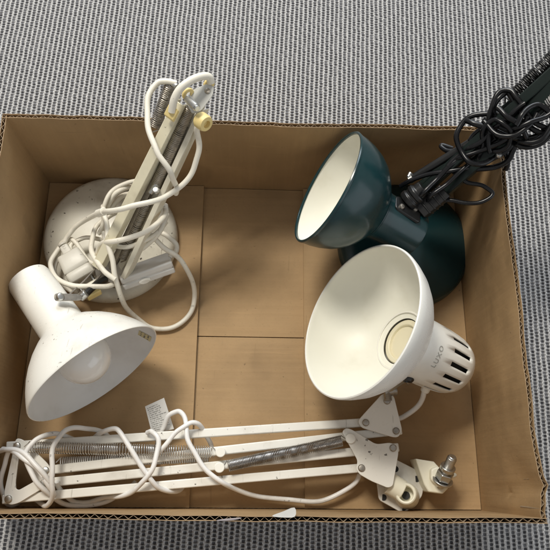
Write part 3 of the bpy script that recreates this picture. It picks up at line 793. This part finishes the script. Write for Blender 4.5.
# ------------------------------------------------------------------ dark green desk lamp (back right)
def green_lamp():
    UP = V((0, 0, 1))
    bc = pix(402, 247, 0); bc.z = 0
    root = thing('desk_lamp', 'dark teal desk lamp with bundled black cord, its arm sticking out over the box corner', 'lamp', bc)
    R = 66.5 * ppx(pix(402, 247, .012)); q = R / 84
    mb = MB()
    lathe(mb, [(0, 0), (82 * q, 0), (84 * q, .004), (83.5 * q, .011), (80 * q, .018), (74 * q, .023), (62 * q, .029), (44 * q, .036), (30 * q, .041), (20 * q, .044), (0, .046)], bc, UP, 128)
    mb.build('base', 'teal', root, smooth=50)
    c = pix(327, 187, .163); n = facing(c, -.876, .48, .275); RR = 61 * ppx(c)
    sh = bell_shade('shade', c, n, RR, .066, .0285, .122, 'teal', 'cream_in', root, True, .0024)
    sh['label'] = 'small teal dome shade, pale yellow inside'
    # lamp socket inside
    mb = MB(); lathe(mb, [(.017, -.064), (.017, -.040), (.0145, -.039), (.0145, -.060), (0, -.060)], c, n, 32); mb.build('socket', 'ivory', sh)
    # --- hinge on the neck
    def b_(name, p, d, sx, sy, sz, mt, bev=.0012, upv=UP):
        mb = MB(); p = pix(*p); d = V(d).normalized(); s = V(upv).cross(d).normalized(); u = d.cross(s)
        box(mb, p, d, s, u, sx, sy, sz); return mb.build(name, mt, root, bevel=bev)
    ad = pix(497, 136, .20) - pix(410, 205, .10)
    e1 = CAM_LOC - c; e1 = (e1 - n * e1.dot(n)).normalized(); e2 = n.cross(e1)
    if e2.y < 0: e2 = -e2
    nn = (e1 * .62 + e2 * .78).normalized(); pp = c - n * .088 + nn * .029; tt = n.cross(nn).normalized()
    mb = MB(); prism(mb, rounded([pp + n * .016 - tt * .010, pp + n * .016 + tt * .010, pp - n * .018 + tt * .013, pp - n * .018 - tt * .013], .005), nn, .004)
    hb = mb.build('hinge_plate', 'black', root, bevel=.001)
    for a_, b__ in ((.008, -.004), (-.010, .004)):
        mb = MB(); rivet(mb, pp + n * a_ + tt * b__ + nn * .0004, nn, .0032); mb.build('rivet', 'dullsteel', hb)
    hb2 = b_('hinge_plate', (405, 214, .146), ad, .014, .014, .012, 'black')
    mb = MB(); a, b = pix(407, 202, .152), pix(424, 188, .166); L = (b - a).length
    lathe(mb, [(0, 0), (.0115, 0), (.0122, .002), (.0122, .006), (.0108, .007), (.0108, .010), (.0122, .011), (.0122, .015), (.0100, .017), (.0095, L), (0, L)], a, b - a, 32)
    mb.build('hinge_collar', 'black', root, bevel=.0005)
    mb = MB(); a, b = pix(421, 212, .146), pix(446, 191, .166); d = (b - a).normalized()
    bar(mb, a, b, .017, .018)
    for i in range(4): bar(mb, a + d * (.007 + .007 * i), a + d * (.0095 + .007 * i), .0185, .0195)
    mb.build('spring_anchor', 'black', root, bevel=.001)
    # --- arms: four bars running up over the corner of the box
    def rod(name, p, q_, w, h, mt):
        mb = MB(); bar(mb, pix(*p), pix(*q_), w, h); return mb.build(name, mt, root, bevel=.0012)
    rod('arm_bar', (410, 203, .142), (596, 34, .305), .011, .014, 'teal_arm')
    rod('arm_bar', (424, 210, .138), (606, 53, .300), .011, .014, 'teal_arm')
    rod('arm_bar', (430, 204, .118), (608, 46, .270), .010, .012, 'teal_arm')
    rod('arm_bar', (412, 194, .120), (592, 42, .268), .010, .012, 'teal_arm')
    # broad outer bar leaving the frame
    rod('arm_bar', (474, 150, .196), (612, 38, .316), .024, .008, 'teal_arm')
    # spring rod with bright tip
    mb = MB(); a, b = pix(411, 179, .158), pix(470, 143, .205); cyl(mb, a, b, .0042, .0046, 20); mb.build('spring_tube', 'black', root)
    mb = MB(); a, b = pix(409, 180, .157), pix(412.5, 178, .159); cyl(mb, a, b, .0047, .0047, 16); cyl(mb, pix(410.5, 173, .161), pix(408.5, 177, .160), .0026, .0026, 12); mb.build('spring_tip', 'steel', root)
    # springs
    mb = MB(); spring(mb, pix(505, 104, .225), pix(590, 20, .305), .0062, .0010, 40); mb.build('spring', 'blacksteel', root)
    mb = MB(); spring(mb, pix(527, 116, .235), pix(606, 66, .312), .0062, .0010, 34); mb.build('spring', 'springsteel', root)
    b_('arm_joint', (537, 110, .240), ad, .022, .020, .016, 'black'); b_('arm_joint', (545, 98, .25), ad, .016, .018, .016, 'black')
    b_('elbow_block', (604, 46, .300), ad, .050, .060, .040, 'black', .004)
    # --- bundled cord
    r = .0029; mb = MB()
    cord(mb, [(400, 186, .150), (412, 180, .162), (430, 174, .174), (455, 170, .186), (480, 165, .192), (500, 155, .210), (512, 143, .222), (516, 128, .23)], .0027)
    cord(mb, [(500, 152, .205), (485, 163, .205), (470, 162, .205), (460, 150, .205), (457, 135, .210), (462, 123, .215), (474, 116, .222), (490, 113, .230), (505, 114, .236)], r)
    cord(mb, [(466, 121, .218), (472, 123, .222), (490, 128, .226), (505, 135, .230), (520, 138, .232), (535, 137, .236), (546, 130, .242), (556, 120, .25)], .0031)
    cord(mb, [(490, 152, .214), (489, 140, .222), (489, 125, .230), (490, 112, .238), (495, 98, .246), (503, 90, .250), (511, 91, .252), (518, 100, .252), (527, 113, .250), (538, 124, .248), (548, 130, .246)], .0027)
    cord(mb, [(506, 170, .186), (507, 158, .200), (501, 135, .218), (494, 115, .234), (497, 100, .244), (507, 93, .247), (515, 103, .246), (522, 115, .242), (530, 128, .242), (541, 133, .242), (552, 128, .244)], .0028)
    cord(mb, [(497, 108, .248), (505, 115, .250), (516, 122, .250), (524, 131, .246), (527, 140, .236), (520, 148, .22)], .0028)
    cord(mb, [(452, 149, .186), (443, 145, .185), (442, 148, .186), (450, 151, .190), (470, 149, .200), (488, 145, .212), (502, 140, .222), (510, 132, .228)], .0027)
    cord(mb, [(473, 160, .190), (468, 148, .198), (473, 136, .208), (481, 128, .218), (487, 118, .226)], .0027)
    cord(mb, [(500, 126, .236), (508, 130, .238), (517, 128, .246), (530, 122, .254), (546, 117, .258), (560, 106, .265)], .0027)
    cord(mb, [(452, 170, .182), (459, 176.5, .180), (467, 182, .178), (477, 184.5, .178), (486, 187, .178), (491.5, 192, .177), (490, 198.5, .175), (480, 202, .172), (465, 202.5, .168), (450, 201, .164), (438, 201, .160)], .0024)
    cord(mb, [(425, 204, .150), (432, 195, .172), (447, 184, .180), (462, 170, .190), (476, 157, .196)], .0024)
    cord(mb, [(414, 200, .156), (424, 192, .172), (437, 179, .178), (452, 164, .190), (470, 152, .195)], .0027)
    cord(mb, [(462, 172, .182), (474, 169, .190), (487, 168.5, .192), (498, 166, .194), (508, 160, .205), (514, 150, .216), (516, 140, .224)], .0031)
    cord(mb, [(508, 141, .222), (517, 145, .226), (529, 147, .230), (542, 143, .236), (554, 132, .244)], .0027)
    cord(mb, [(516, 126, .250), (521, 116, .255), (530, 107, .258), (540, 105, .260), (549, 112, .258), (552, 124, .254), (545, 136, .248), (532, 142, .240), (519, 142, .232)], .0028)
    cord(mb, [(484, 122, .232), (492, 131, .234), (503, 136, .238), (516, 135, .244), (528, 126, .250), (537, 114, .256)], .0027)
    cord(mb, [(448, 166, .188), (458, 156, .196), (468, 149, .204), (479, 143, .214), (490, 133, .226), (501, 123, .238), (513, 113, .248), (525, 104, .256)], .0028)
    cord(mb, [(452, 160, .190), (464, 156, .200), (477, 152, .208), (489, 148, .216), (501, 142, .226), (512, 136, .236), (521, 127, .246), (528, 116, .254)], .0026)
    cord(mb, [(478, 158, .200), (483, 147, .212), (482, 135, .222), (486, 125, .232), (495, 120, .240), (505, 124, .244), (511, 133, .240), (509, 144, .230), (500, 150, .220), (490, 150, .212)], .0026)
    mb.build('power_cord', 'cord_black', root, smooth=60)
    b_('cord_clip', (480, 142, .206), ad, .034, .020, .010, 'black')
    b_('cord_clip', (512, 112, .232), ad, .030, .022, .010, 'teal_arm')
    mb = MB(); rivet(mb, pix(499, 154, .212), UP, .0035); mb.build('rivet', 'steel', root)
    return root
green_lamp()

# ------------------------------------------------------------------ light: a window beyond the top of the picture and soft room light
def area(name, loc, target, sx, sy, power, col, spread=180):
    l = bpy.data.lights.new(name, 'AREA'); l.shape = 'RECTANGLE'; l.size = sx; l.size_y = sy; l.energy = power; l.color = col; l.spread = math.radians(spread)
    o = bpy.data.objects.new(name, l); COL.objects.link(o); o.location = loc
    o.rotation_euler = (V(target) - V(loc)).to_track_quat('-Z', 'Y').to_euler(); return o
area('window_light', (.15, 2.9, 1.9), (0, .2, 0), 1.8, 1.5, 62, (.86, .93, 1.0))
area('second_window_light', (2.3, -1.1, 1.3), (0, .2, 0), 2.4, 1.6, 13, (.86, .93, 1.0))
area('ceiling_light', (-.75, 1.4, 2.4), (0, .25, 0), .7, .5, 58, (1.0, .95, .85))
w = bpy.data.worlds.new('World'); S.world = w; w.use_nodes = True
bg = w.node_tree.nodes['Background']; bg.inputs[0].default_value = (.97, .96, .95, 1); bg.inputs[1].default_value = .37

S.view_settings.view_transform = 'Standard'; S.view_settings.look = 'None'
S.view_settings.exposure = 0; S.view_settings.gamma = 1
S.render.engine = 'CYCLES'
